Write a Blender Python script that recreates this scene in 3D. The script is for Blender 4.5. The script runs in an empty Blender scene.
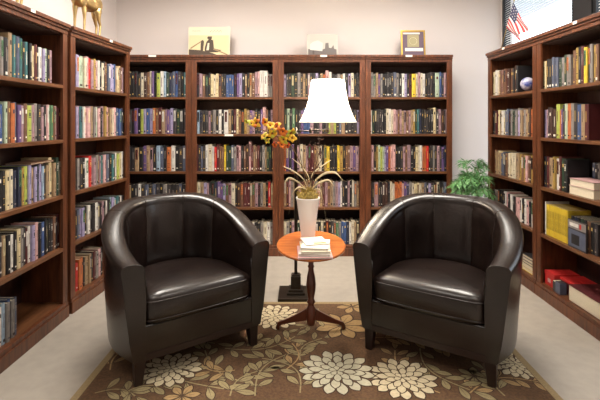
import bpy, math, random
from mathutils import Vector, Matrix
random.seed(7)
PI = math.pi
scene = bpy.context.scene
COL = scene.collection

# ------------------------------------------------------------------ helpers
def lin(c):
    c = c / 255.0
    return c / 12.92 if c <= 0.04045 else ((c + 0.055) / 1.055) ** 2.4
def rgb(r, g, b): return (lin(r), lin(g), lin(b), 1.0)

def mat(name, col, rough=0.6, metal=0.0, noise=0.0, nscale=20.0, bump=0.0, bscale=60.0, coat=0.0, spec=0.5, stretch=None, col2=None, detail=3.0):
    m = bpy.data.materials.new(name); m.use_nodes = True
    nt = m.node_tree; b = nt.nodes['Principled BSDF']
    b.inputs['Base Color'].default_value = col
    b.inputs['Roughness'].default_value = rough
    b.inputs['Metallic'].default_value = metal
    b.inputs['Coat Weight'].default_value = coat
    b.inputs['Coat Roughness'].default_value = 0.15
    b.inputs['Specular IOR Level'].default_value = spec
    if noise or col2 or bump:
        tc = nt.nodes.new('ShaderNodeTexCoord')
        mp = nt.nodes.new('ShaderNodeMapping')
        nt.links.new(tc.outputs['Object'], mp.inputs['Vector'])
        if stretch: mp.inputs['Scale'].default_value = stretch
    if noise or col2:
        n = nt.nodes.new('ShaderNodeTexNoise'); n.inputs['Scale'].default_value = nscale
        n.inputs['Detail'].default_value = detail
        nt.links.new(mp.outputs['Vector'], n.inputs['Vector'])
        r = nt.nodes.new('ShaderNodeValToRGB')
        r.color_ramp.elements[0].position = 0.35; r.color_ramp.elements[1].position = 0.65
        if col2: c2 = col2
        else: c2 = tuple(min(1, c * (1 + noise)) for c in col[:3]) + (1,)
        c1 = col if col2 else tuple(c * (1 - noise) for c in col[:3]) + (1,)
        r.color_ramp.elements[0].color = c1; r.color_ramp.elements[1].color = c2
        nt.links.new(n.outputs['Fac'], r.inputs['Fac'])
        nt.links.new(r.outputs['Color'], b.inputs['Base Color'])
    if bump:
        n2 = nt.nodes.new('ShaderNodeTexNoise'); n2.inputs['Scale'].default_value = bscale
        n2.inputs['Detail'].default_value = 4
        nt.links.new(mp.outputs['Vector'], n2.inputs['Vector'])
        bp = nt.nodes.new('ShaderNodeBump'); bp.inputs['Strength'].default_value = bump
        bp.inputs['Distance'].default_value = 0.01
        nt.links.new(n2.outputs['Fac'], bp.inputs['Height'])
        nt.links.new(bp.outputs['Normal'], b.inputs['Normal'])
    return m

def emis(name, col, strength):
    m = bpy.data.materials.new(name); m.use_nodes = True
    b = m.node_tree.nodes['Principled BSDF']
    b.inputs['Base Color'].default_value = col
    b.inputs['Emission Color'].default_value = col
    b.inputs['Emission Strength'].default_value = strength
    return m

class MB:
    def __init__(s): s.v = []; s.f = []; s.m = []; s.mats = []
    def mi(s, m):
        if m not in s.mats: s.mats.append(m)
        return s.mats.index(m)
    def add(s, vs, fs, m, M=None):
        o = len(s.v); k = s.mi(m)
        for p in vs:
            p = Vector(p)
            if M is not None: p = M @ p
            s.v.append(tuple(p))
        for f in fs: s.f.append([i + o for i in f]); s.m.append(k)
    def box(s, x0, x1, y0, y1, z0, z1, m, M=None):
        vs = [(x0,y0,z0),(x1,y0,z0),(x1,y1,z0),(x0,y1,z0),(x0,y0,z1),(x1,y0,z1),(x1,y1,z1),(x0,y1,z1)]
        s.add(vs, [(0,3,2,1),(4,5,6,7),(0,1,5,4),(1,2,6,5),(2,3,7,6),(3,0,4,7)], m, M)
    def prism(s, pts, z0, z1, m, M=None):       # pts in xy, counter-clockwise
        n = len(pts)
        vs = [(p[0], p[1], z0) for p in pts] + [(p[0], p[1], z1) for p in pts]
        s.add(vs, [tuple(range(n - 1, -1, -1)), tuple(range(n, 2 * n))] + [(i, (i + 1) % n, (i + 1) % n + n, i + n) for i in range(n)], m, M)
    def lathe(s, prof, m, M=None, n=32, caps=True):     # prof (r, z) from the bottom up
        vs = []; fs = []
        for r, z in prof:
            for i in range(n):
                a = 2 * PI * i / n; vs.append((r * math.cos(a), r * math.sin(a), z))
        for j in range(len(prof) - 1):
            for i in range(n):
                k = (i + 1) % n
                fs.append((j*n+i, j*n+k, (j+1)*n+k, (j+1)*n+i))
        if caps:
            fs.append(tuple(range(n - 1, -1, -1))); fs.append(tuple(range((len(prof)-1)*n, len(prof)*n)))
        s.add(vs, fs, m, M)
    def tube(s, pts, rad, m, M=None, n=8, closed=False, flat=1.0):
        pts = [Vector(p) for p in pts]; N = len(pts)
        if not hasattr(rad, '__len__'): rad = [rad] * N
        vs = []; fs = []; up = None
        for i, p in enumerate(pts):
            if closed: t = pts[(i + 1) % N] - pts[i - 1]
            else: t = pts[min(i + 1, N - 1)] - pts[max(i - 1, 0)]
            t.normalize()
            if up is None:
                up = Vector((0, 0, 1)) if abs(t.z) < 0.9 else Vector((1, 0, 0))
            side = t.cross(up); side.normalize(); up = side.cross(t); up.normalize()
            for k in range(n):
                a = 2 * PI * k / n
                vs.append(p + (side * math.cos(a) + up * math.sin(a) * flat) * rad[i])
        for i in range(N if closed else N - 1):
            for k in range(n):
                l = (k + 1) % n; j = (i + 1) % N
                fs.append((i*n+k, i*n+l, j*n+l, j*n+k))
        if not closed:
            fs.append(tuple(range(n - 1, -1, -1))); fs.append(tuple(range((N-1)*n, N*n)))
        s.add(vs, fs, m, M)
    def build(s, name, parent=None, smooth=False, bevel=0.0, loc=None, subsurf=0, seg=2):
        me = bpy.data.meshes.new(name)
        me.from_pydata(s.v, [], s.f)
        for m in s.mats: me.materials.append(m)
        me.polygons.foreach_set('material_index', s.m)
        if smooth: me.polygons.foreach_set('use_smooth', [True] * len(s.f))
        me.update()
        o = bpy.data.objects.new(name, me); COL.objects.link(o)
        if parent is not None: o.parent = parent
        if loc is not None: o.location = loc
        if bevel:
            b = o.modifiers.new('bevel', 'BEVEL'); b.width = bevel; b.segments = seg; b.limit_method = 'ANGLE'; b.angle_limit = math.radians(40)
        if subsurf:
            ss = o.modifiers.new('sub', 'SUBSURF'); ss.levels = subsurf; ss.render_levels = subsurf
        if smooth and bevel:
            o.modifiers.new('wn', 'WEIGHTED_NORMAL')
        return o

def tag(o, label=None, cat=None, group=None, kind=None):
    if label: o['label'] = label
    if cat: o['category'] = cat
    if group: o['group'] = group
    if kind: o['kind'] = kind
    return o
def empty(name, loc, rz=0.0):
    o = bpy.data.objects.new(name, None); COL.objects.link(o)
    o.location = loc; o.rotation_euler = (0, 0, rz); o.empty_display_size = 0.1
    return o
def floor_pt(px, py):                       # where a spot of the floor lies (x, y) in metres
    Y = 1.42 * 433.0 / (py - 122.0); return ((px - 300.0) / 433.0 * Y, Y)

# ------------------------------------------------------------------ materials
WALL = mat('wall_paint', rgb(217, 209, 206), 0.85, bump=0.05, bscale=180)
CEIL = mat('ceiling_tile', rgb(225, 222, 215), 0.9, noise=0.05, nscale=90)
FLOOR = mat('grey_floor', rgb(166, 158, 147), 0.55, noise=0.05, nscale=14, bump=0.04, bscale=120)
WOOD = mat('mahogany', rgb(74, 40, 23), 0.40, col2=rgb(106, 59, 33), nscale=5, stretch=(9, 9, 0.9), coat=0.15)
WOODH = mat('mahogany_shelf', rgb(86, 52, 30), 0.42, col2=rgb(108, 68, 40), nscale=5, stretch=(0.9, 9, 9), coat=0.15)
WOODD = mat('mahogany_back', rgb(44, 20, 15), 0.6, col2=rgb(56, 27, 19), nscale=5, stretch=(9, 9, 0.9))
LABEL = mat('paper_label', rgb(235, 232, 222), 0.6)
LEATHER = mat('dark_leather', rgb(26, 17, 14), 0.29, noise=0.25, nscale=7, bump=0.12, bscale=110, coat=0.22, spec=0.5)
SEAM = mat('seam_thread', rgb(52, 40, 34), 0.4)
LEGW = mat('dark_leg_wood', rgb(30, 14, 11), 0.4)
TABW = mat('orange_walnut', rgb(160, 86, 38), 0.25, col2=rgb(188, 108, 50), nscale=6, stretch=(1.2, 9, 6), coat=0.4)
TABL = mat('dark_walnut', rgb(84, 36, 20), 0.3, coat=0.3)
BRONZE = mat('dark_bronze', rgb(52, 44, 36), 0.38, metal=0.55)
BRASS = mat('brass', rgb(186, 158, 108), 0.32, metal=0.9, noise=0.1, nscale=30)
WHITE_C = mat('white_ceramic', rgb(244, 242, 236), 0.3, coat=0.3)
STEM = mat('dry_stem', rgb(120, 92, 52), 0.7)
TWIG = mat('dark_twig', rgb(72, 44, 28), 0.7)
LEAFP = mat('pale_strap_leaf', rgb(168, 150, 112), 0.5, noise=0.15, nscale=25)
MOSS = mat('dried_moss', rgb(150, 128, 62), 0.9, noise=0.4, nscale=60)
PETY = mat('yellow_petal', rgb(226, 176, 44), 0.5, noise=0.15, nscale=60)
PETO = mat('orange_petal', rgb(218, 116, 34), 0.5, noise=0.15, nscale=60)
PETR = mat('red_petal', rgb(200, 70, 40), 0.5)
PETC = mat('petal_centre', rgb(120, 40, 22), 0.5)
PALM = mat('palm_leaf', rgb(70, 122, 66), 0.45, col2=rgb(108, 164, 100), nscale=9)
PALMS = mat('palm_stem', rgb(92, 112, 52), 0.5)
SOIL = mat('soil', rgb(48, 34, 24), 0.95, noise=0.3, nscale=50)
POT = mat('brown_pot', rgb(96, 62, 42), 0.6)
BLACKM = mat('black_window_metal', rgb(20, 20, 22), 0.4)
BLIND = mat('white_blind', rgb(232, 232, 230), 0.5)
RUGB = mat('rug_brown', rgb(82, 58, 38), 0.95, col2=rgb(102, 74, 48), nscale=70, bump=0.5, bscale=400)
RUGD = mat('rug_dark_outline', rgb(62, 42, 28), 0.95, bump=0.4, bscale=400)
RUGC = mat('rug_cream', rgb(196, 182, 150), 0.95, noise=0.08, nscale=60, bump=0.4, bscale=400)
RUGG = mat('rug_grey_cream', rgb(178, 172, 148), 0.95, noise=0.08, nscale=60, bump=0.4, bscale=400)
RUGT = mat('rug_tan', rgb(158, 130, 88), 0.95, noise=0.1, nscale=60, bump=0.4, bscale=400)
RUGL = mat('rug_light_tan', rgb(142, 128, 92), 0.95, noise=0.1, nscale=60, bump=0.4, bscale=400)
RUGE = mat('rug_border', rgb(150, 130, 94), 0.95, noise=0.1, nscale=90, bump=0.4, bscale=400)
PAGES = mat('page_block', rgb(214, 202, 178), 0.8, noise=0.06, nscale=200)
CREAM = mat('cream_print', rgb(210, 201, 176), 0.6)
GOLDF = mat('gold_frame', rgb(170, 140, 62), 0.35, metal=0.5)

# ------------------------------------------------------------------ the room
XL, XR, YB, YF, H = -2.10, 2.30, 4.95, -2.4, 3.0
def struct(name, fn, m=None):
    b = MB(); fn(b); o = b.build(name); o['kind'] = 'structure'; return o
T = 0.12
struct('floor', lambda b: b.box(XL - T, XR + T, YF - T, YB + T, -0.1, 0, FLOOR))
struct('ceiling', lambda b: b.box(XL - T, XR + T, YF - T, YB + T, H, H + 0.1, CEIL))
struct('wall_back', lambda b: b.box(XL - T, XR + T, YB, YB + T, 0, H, WALL))
struct('wall_left', lambda b: b.box(XL - T, XL, YF, YB, 0, H, WALL))
struct('wall_front', lambda b: b.box(XL - T, XR + T, YF - T, YF, 0, H, WALL))
WZ0, WZ1 = 0.55, 2.92
WINS = [(3.63, 4.925), (2.08, 3.40)]
def wr(b):
    b.box(XR, XR + T, YF, YB, 0, WZ0, WALL); b.box(XR, XR + T, YF, YB, WZ1, H, WALL)
    b.box(XR, XR + T, YF, 2.08, WZ0, WZ1, WALL); b.box(XR, XR + T, 4.925, YB, WZ0, WZ1, WALL)
struct('wall_right', wr)
struct('trim_1', lambda b: b.box(XR - 0.012, XR + T, 3.40, 3.63, WZ0, WZ1, BLACKM))
struct('baseboard_back', lambda b: b.box(XL, XR, YB - 0.012, YB, 0, 0.09, WOOD))
struct('baseboard_left', lambda b: b.box(XL, XL + 0.012, YF, YB - 0.013, 0, 0.09, WOOD))
struct('baseboard_right', lambda b: b.box(XR - 0.012, XR, YF, YB - 0.013, 0, 0.09, WOOD))
struct('roof_eave', lambda b: b.box(XR + T + 0.02, 3.6, -1, 8, 3.1, 3.25, mat('eave_grey', rgb(150, 152, 156), 0.8)))
struct('ground_outside', lambda b: b.box(XR + T + 0.01, 40, -20, 30, -0.3, -0.15, mat('pale_paving', rgb(190, 190, 186), 0.9)))

GLASS = bpy.data.materials.new('window_glass'); GLASS.use_nodes = True
nt = GLASS.node_tree; nt.nodes.clear()
go = nt.nodes.new('ShaderNodeOutputMaterial'); mx = nt.nodes.new('ShaderNodeMixShader')
tr = nt.nodes.new('ShaderNodeBsdfTransparent'); gl = nt.nodes.new('ShaderNodeBsdfGlossy'); gl.inputs['Roughness'].default_value = 0.02
mx.inputs[0].default_value = 0.06
nt.links.new(tr.outputs[0], mx.inputs[1]); nt.links.new(gl.outputs[0], mx.inputs[2]); nt.links.new(mx.outputs[0], go.inputs[0])

for i, (y0, y1) in enumerate(WINS):
    w = empty('window_%d' % (i + 1), (XR, (y0 + y1) / 2, WZ0)); w['kind'] = 'structure'
    hw = (y1 - y0) / 2; hh = WZ1 - WZ0
    b = MB()
    for a0, a1, c0, c1 in ((-hw, -hw + .035, 0, hh), (hw - .035, hw, 0, hh), (-hw + .035, hw - .035, 0, .04), (-hw + .035, hw - .035, hh - .04, hh)):
        b.box(0.0, 0.08, a0, a1, c0, c1, BLACKM)
    b.build('window_frame', w)
    b = MB(); b.box(0.06, 0.066, -hw + .035, hw - .035, .04, hh - .04, GLASS); b.build('pane', w)
    bl = empty('window_blind', (XR + 0.022, (y0 + y1) / 2, WZ0 + 0.05))
    tag(bl, ['white horizontal slat blind in the corner window behind the small flag',
             'white horizontal slat blind in the right-hand window beyond the black mullion'][i], 'window blind', 'white blinds in the right wall windows')
    b = MB(); n = int((hh - 0.12) / 0.0245)
    for k in range(n):
        M = Matrix.Translation((0, 0, 0.02 + k * 0.0245)) @ Matrix.Rotation(math.radians(-38), 4, 'Y')
        b.box(-0.0125, 0.0125, -hw + .045, hw - .045, -0.0005, 0.0005, BLIND, M)
    b.build('slats', bl)
    b = MB(); b.box(-0.016, 0.016, -hw + .04, hw - .04, hh - .125, hh - .092, BLIND); b.build('head_rail', bl)
    b = MB()
    for yy in (-hw + .18, 0, hw - .18): b.tube([(-0.013, yy, 0), (-0.013, yy, hh - .12)], 0.001, BLIND, n=5)
    b.build('ladder_cords', bl)

# ------------------------------------------------------------------ ceiling lights
DIFF = emis('light_diffuser', (1.0, 0.94, 0.85, 1), 3.0)
def troffer(x, y, label, power):
    t = empty('ceiling_light', (x, y, H))
    tag(t, label, 'ceiling light', 'recessed ceiling light panels')
    b = MB()
    for a in ((-.31, .31, -.62, -.59), (-.31, .31, .59, .62), (-.31, -.28, -.59, .59), (.28, .31, -.59, .59)):
        b.box(*a, -.012, 0, BLIND)
    b.build('frame', t)
    b = MB(); b.box(-.28, .28, -.59, .59, -.008, -.002, DIFF); b.build('diffuser', t)
    L = bpy.data.lights.new('panel_lamp', 'AREA'); L.shape = 'RECTANGLE'; L.size = .56; L.size_y = 1.18
    L.energy = power; L.color = (1.0, 0.93, 0.84)
    o = bpy.data.objects.new('panel_lamp', L); COL.objects.link(o); o.location = (x, y, H - .016)
troffer(-0.95, 3.3, 'ceiling light panel over the left armchair', 46)
troffer(1.05, 3.3, 'ceiling light panel over the right armchair', 46)
troffer(-0.95, 0.9, 'ceiling light panel over the left front of the room', 15)
troffer(1.05, 0.9, 'ceiling light panel over the right front of the room', 15)

# ------------------------------------------------------------------ bookcases
W, D, HC, ST = 0.921, 0.335, 2.13, 0.058
SH = [1.685, 1.293, 0.894, 0.514, 0.112]        # shelf tops, the last is the bottom board
def make_case():
    t = empty('bookcase', (0, 0, 0))
    for nm, a0, a1 in (('side_panel', 0.001, 0.02), ('side_panel', W - .02, W - .001)):
        b = MB(); b.box(a0, a1, 0.021, D, 0, 2.05, WOOD); b.build(nm, t)
    b = MB(); b.box(.02, W - .02, D - .012, D, 0.01, 2.05, WOODD); b.build('back_panel', t)
    for a0, a1 in ((0.001, ST), (W - ST, W - .001)):
        b = MB(); b.box(a0, a1, 0, 0.02, 0.09, 2.056, WOOD)
        c = (a0 + a1) / 2
        for dx in (-.013, .013): b.box(c + dx - .003, c + dx + .003, -.002, 0, .16, 2.0, WOOD)
        b.build('stile', t, bevel=.0015)
    for k, z in enumerate(SH[:4]):
        b = MB(); b.box(.021, W - .021, .022, D - .013, z - .024, z, WOODH)
        b.box(ST + .001, W - ST - .001, .0, .0215, z - .024, z + .001, WOODH)
        b.build('shelf', t, bevel=.0012)
    b = MB(); b.box(.021, W - .021, .021, D - .013, .09, .112, WOODH); b.build('bottom_board', t)
    b = MB(); b.box(0, W, -.014, .02, 0, .085, WOOD); b.box(0.0005, W - .0005, -.006, .02, .085, .112, WOOD)
    b.build('plinth', t, bevel=.003)
    b = MB()
    b.box(0.001, W - .001, 0.021, D, 2.05, 2.062, WOODD)
    b.box(0, W, -.004, .021, 2.056, 2.085, WOOD)
    b.box(-.0, W, -.014, D, 2.085, 2.104, WOOD)
    b.box(-.0, W, -.026, D, 2.104, 2.13, WOOD)
    b.build('cornice', t, bevel=.003)
    return t
def copy_tree(o, parent=None):
    c = o.copy(); COL.objects.link(c)
    if parent is not None: c.parent = parent
    for ch in list(o.children): copy_tree(ch, c)
    return c
CASES = {}
spec = [
 ('b1', (-2.076, 4.587, 0), 0, 'tall mahogany bookcase at the left end of the back wall', 'bookcases along the back wall'),
 ('b2', (-1.153, 4.587, 0), 0, 'tall mahogany bookcase on the back wall with the cream picture on top', 'bookcases along the back wall'),
 ('b3', (-0.230, 4.587, 0), 0, 'tall mahogany bookcase on the back wall directly behind the white lamp shade', 'bookcases along the back wall'),
 ('b4', (0.693, 4.587, 0), 0, 'tall mahogany bookcase on the back wall with the gold framed picture on top', 'bookcases along the back wall'),
 ('ln', (-1.70, 2.245, 0), PI / 2, 'mahogany bookcase on the left wall nearest the camera, cut by the left edge', 'bookcases along the left wall'),
 ('lf', (-1.695, 3.20, 0), math.radians(85.3), 'mahogany bookcase behind the left armchair, turned slightly into the room', 'bookcases along the left wall'),
 ('rf', (1.952, 4.50, 0), -PI / 2, 'mahogany bookcase behind the right armchair, with a small globe on its top shelf', 'bookcases along the right wall'),
 ('rn', (1.952, 3.573, 0), -PI / 2, 'mahogany bookcase at the right edge holding the row of yellow magazines', 'bookcases along the right wall'),
]
proto = make_case()
for i, (k, loc, rz, lab, grp) in enumerate(spec):
    c = proto if i == 0 else copy_tree(proto)
    c.location = loc; c.rotation_euler = (0, 0, rz); tag(c, lab, 'bookcase', grp)
    CASES[k] = (c, Matrix.Translation(loc) @ Matrix.Rotation(rz, 4, 'Z'))
def shelf_label(case, u, z, w=.045, front=-.0265):
    b = MB(); b.box(u - w / 2, u + w / 2, front - .0015, front - .0002, z - .010, z + .010, LABEL)
    o = b.build('shelf_label', CASES[case][0]); o['label'] = 'small white paper label'
shelf_label('b1', .52, 2.116, .08); shelf_label('b3', .48, 2.116, .07); shelf_label('b4', .455, 2.116, .07)
shelf_label('b2', .40, 1.281, .09, -.0005)
shelf_label('ln', .47, 2.116); shelf_label('lf', .53, 2.116); shelf_label('rf', .40, 2.116); shelf_label('rn', .54, 2.116)

# ------------------------------------------------------------------ books
PAL = {
 'k': ((30, 27, 30), 'black'), 'd': ((54, 48, 50), 'charcoal'), 'n': ((34, 40, 66), 'navy'), 'b': ((52, 82, 140), 'blue'),
 's': ((84, 92, 116), 'slate blue'), 'l': ((150, 176, 200), 'light blue'), 'g': ((40, 64, 46), 'dark green'),
 'e': ((78, 124, 82), 'green'), 'x': ((48, 108, 112), 'teal'), 'r': ((92, 28, 30), 'maroon'), 'R': ((176, 36, 34), 'red'),
 'o': ((206, 104, 44), 'orange'), 'y': ((206, 176, 52), 'yellow'), 'Y': ((222, 200, 148), 'pale yellow'), 'w': ((224, 218, 208), 'white'),
 'i': ((214, 200, 170), 'ivory'), 'p': ((166, 128, 136), 'mauve'), 'P': ((214, 160, 158), 'pink'), 'v': ((104, 74, 132), 'purple'),
 'V': ((160, 148, 190), 'lavender'), 't': ((168, 136, 98), 'tan'), 'm': ((122, 80, 56), 'brown'), 'u': ((72, 42, 32), 'dark brown'),
 'a': ((138, 130, 124), 'grey'), 'c': ((176, 190, 70), 'lime green'), 'f': ((176, 196, 166), 'pale mint'), 'G': ((178, 140, 58), 'gold'),
}
def mute(c, k):
    if k in 'yR': return rgb(*c)
    g = sum(c) / 3; return rgb(*[max(4, (x * .82 + g * .18) * .91) for x in c])
BM = {k: mat('cover_' + v[1].replace(' ', '_'), mute(v[0], k), 0.5, noise=0.12, nscale=25) for k, v in PAL.items()}
GILT = mat('gilt_title', rgb(190, 158, 92), 0.45)
SOFT = mat('faded_title', rgb(140, 130, 122), 0.55)
WHT = mat('white_title', rgb(222, 216, 204), 0.55)
DRK = mat('dark_title', rgb(36, 30, 32), 0.6)
DARKS = set('kdnbsgexrRvmu')
def book_geo(b, th, h, dp, c, M=None, style=0, rnd=random):
    """spine faces -y, bottom front centre at the origin"""
    m = BM[c]; t = min(.003, th * .16)
    x0, x1 = -th / 2, th / 2
    # cover wrap: rounded spine + two boards
    r = min(.005, th * .22)
    b.add([(x0, r, 0), (x0 + th * .22, 0.0, 0), (x1 - th * .22, 0.0, 0), (x1, r, 0), (x1, r + .004, 0), (x0, r + .004, 0),
           (x0, r, h), (x0 + th * .22, 0.0, h), (x1 - th * .22, 0.0, h), (x1, r, h), (x1, r + .004, h), (x0, r + .004, h)],
          [(0, 1, 7, 6), (1, 2, 8, 7), (2, 3, 9, 8), (3, 4, 10, 9), (4, 5, 11, 10), (5, 0, 6, 11), (5, 4, 3, 2, 1, 0), (6, 7, 8, 9, 10, 11)], m, M)
    b.box(x0, x0 + t, r + .004, dp, 0, h, m, M); b.box(x1 - t, x1, r + .004, dp, 0, h, m, M)
    b.box(x0 + t, x1 - t, r + .004, dp - .004, .003, h - .004, PAGES, M)
    # title and bands printed on the spine
    ink = rnd.choice([GILT, GILT, SOFT, WHT]) if c in DARKS else rnd.choice([DRK, DRK, BM['r'], BM['n']])
    w = th * .24; e = -.0005
    def q(z0, z1, wf, mm): b.add([(-w * wf, e, z0), (w * wf, e, z0), (w * wf, e, z1), (-w * wf, e, z1)], [(0, 1, 2, 3)], mm, M)
    if style == 0: q(h * .50, h * .80, .35, ink); q(h * .08, h * .12, .9, ink)
    elif style == 1: q(h * .74, h * .84, .8, ink); q(h * .10, h * .14, .8, ink)
    elif style == 2:
        for z in (.15, .3, .66, .84): q(h * z, h * z + .004, 1.15, ink)
        q(h * .70, h * .80, .7, ink)
    elif style == 3: q(h * .06, h * .13, 1.1, WHT if c in DARKS else DRK); q(h * .40, h * .75, .3, ink)
    elif style == 4: q(h * .50, h * .92, 1.15, BM[rnd.choice('rnwYkoe')]); q(h * .55, h * .85, .4, WHT)

ORD = ['first', 'second', 'third', 'fourth', 'fifth', 'sixth', 'seventh', 'eighth', 'ninth', 'tenth', 'eleventh', 'twelfth', 'thirteenth', 'fourteenth',
 'fifteenth', 'sixteenth', 'seventeenth', 'eighteenth', 'nineteenth', 'twentieth', 'twenty-first', 'twenty-second', 'twenty-third', 'twenty-fourth', 'twenty-fifth',
 'twenty-sixth', 'twenty-seventh', 'twenty-eighth', 'twenty-ninth', 'thirtieth', 'thirty-first', 'thirty-second']
SHN = ['top shelf', 'second shelf', 'third shelf', 'fourth shelf', 'bottom shelf']
CN = {'b1': 'leftmost back bookcase', 'b2': 'second back bookcase', 'b3': 'back bookcase behind the lamp', 'b4': 'rightmost back bookcase',
      'ln': 'near left bookcase', 'lf': 'left bookcase behind the armchair', 'rf': 'far right bookcase', 'rn': 'near right bookcase'}
# one letter per book; upper/lower letters are colours; '_' leaves a gap; digits after a letter: 1 thin 3 thick; '+' taller, '-' shorter
ROWS = {
 ('b1', 0): ('kkdvpvYkkkdiumi1vkcwlgnsbdkxe', .245), ('b1', 1): ('ddddiddkvkcVbVomrtp1vVdgkdg', .245),
 ('b1', 2): ('kddkdkdtkvtpklskowkdsd', .24), ('b1', 3): ('ddkpdtkdwdsdsdkadkdskd', .215), ('b1', 4): ('dkrdgnktdpkwadkdrtdkddk', .23),
 ('b2', 0): ('vdpmkkYiYmdkbbbkvVkmktmp+P+w3+w3+aat', .228), ('b2', 1): ('vldkdpdakwkw3tkrYmkGtvpkdvP+mkpt', .235),
 ('b2', 2): ('r3dsdwi3wRrmmyggsapPkmuP+rtmrkatgdkm', .25), ('b2', 3): ('YitVpkgnvvVmpi3kumr3rt1mpdatkRtk', .235), ('b2', 4): ('kdwrakdwiaprkwkarwkkaiwam', .21),
 ('b3', 0): ('dVdkgkadtkpdkVktoP+w+kdatwkVikda', .23), ('b3', 1): ('rgfkekdvbbpkdpkdctcdstkdkdVa', .24),
 ('b3', 2): ('iovdvrpitprrmtikGykdkyGkmmpvpm', .25), ('b3', 3): ('ptrPatrprmtmtraPtrpmtapVw1dkpkiatd', .25), ('b3', 4): ('wiakpVgdVktrkdkikrkdaeabbnwitkd', .22),
 ('b4', 0): ('P3aatvakkdkdsakwVkry3ipiwkkdkf3bnpm', .235), ('b4', 1): ('PwgkdddkiwiPpmptpmptGgxnkddkkY3+dpudp', .235),
 ('b4', 2): ('rPPkGfcfVvoPPkkdpmp3kkYi1wooRkdadpdvnd', .245), ('b4', 3): ('rddp3dkuu3diioooPvVaiYYitskVdku1ikdsd', .235), ('b4', 4): ('dkrtapkwndkrtupdnawkdrtkdud', .23),
 ('ln', 0): ('ddmtamkdakat+x+s+x+kxkYrdwVfkp_2', .235), ('ln', 1): ('rkatpkbb3fmosvpmc3padpkPfemPr', .235),
 ('ln', 2): ('kdwbkpgkkYinnGcVtVgVl1dtY+tg+i', .235), ('ln', 3): ('dkvakrdkdtkwkYadrwVPkb3kgkdmkr', .23), ('ln', 4): ('dkrnabntkwlabas', .235),
 ('lf', 0): ('iYVVffiPRpGPw1kikmsVVbtYtmp', .235), ('lf', 1): ('kVwVpxwPPptafPkpGPmtiPsbbnk', .235),
 ('lf', 2): ('kvvadkw3Rppamp1xPskxkwcYw', .225), ('lf', 3): ('knksVVkwkdwakpkwdlVlxkwd', .21), ('lf', 4): ('wwkRookttkraPkkxkpdmkvrk', .215),
 ('rf', 0): ('Y3i1wimPmmrumkuk_9_9', .25), ('rf', 1): ('kdr_1YtwY-sskagaaVtmatuooym', .245),
 ('rf', 2): ('mmtYtssdmiYiittGmGPmuGmm', .235), ('rf', 3): ('ga3kkkwPkwkPPwkwPkw_2', .225),
 ('rn', 0): ('Y3G1kkssgagaam+G+k+r+y+k+a+G+m+k+t+k+a+G+m+', .235), ('rn', 1): ('Vpkuu3', .235),
 ('rn', 2): ('vkrt3Gw3rg3k3', .255),
}
def parse(s):
    out = []; i = 0
    while i < len(s):
        c = s[i]; i += 1; thk = 2; hh = 0
        while i < len(s) and s[i] in '0123456789+-':
            if s[i] == '+': hh = 1
            elif s[i] == '-': hh = -1
            else: thk = int(s[i])
            i += 1
        out.append((c, thk, hh))
    return out
BOOKS = []      # dicts of every upright book
for (ck, row), (s, hb) in ROWS.items():
    rnd = random.Random(hash((ord(ck[0]), ord(ck[1]), row)) & 0xffff)
    items = parse(s); full = W - .046
    rel = []
    for c, thk, hh in items:
        base = {1: .6, 2: 1.0, 3: 1.55}.get(thk, thk * 1.0) if c != '_' else {1: .4, 2: 2, 7: 7.5, 9: 5}[thk]
        rel.append(base * (rnd.uniform(.82, 1.2) if c != '_' else 1))
    full = W - .05
    if (ck, row) == ('rn', 1): full = .19
    if (ck, row) == ('rn', 2): full = .33
    if (ck, row) == ('ln', 4): full = .40
    if (ck, row) == ('ln', 0): full = .835
    unit = full / sum(rel)
    u = .025; n = 0
    if ck in ('b1',) and False: pass
    setback = .035 if ck[0] == 'b' else .03
    for (c, thk, hh), r in zip(items, rel):
        w = r * unit
        if c != '_':
            h = hb * {'b': 1.11, 'l': 1.08 if ck == 'lf' else 1.03, 'r': 1.0}[ck[0]] * rnd.uniform(.93, 1.03) + (.03 if hh > 0 else -.06 if hh < 0 else 0)
            n += 1
            z = SH[row]
            BOOKS.append(dict(case=ck, row=row, n=n, u=u + w / 2, th=w - .0012, h=h, d=min(.255, h * rnd.uniform(.66, .76)), c=c,
                              v=setback + rnd.uniform(0, .018), z=z, st=rnd.choice([0, 0, 1, 1, 2, 3, 4]), seed=rnd.random(), of=0))
        u += w
    for q in BOOKS:
        if (q['case'], q['row']) == (ck, row): q['of'] = n
# slight lean of the last book before a gap is left out; they stand straight as in the photograph

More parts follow.
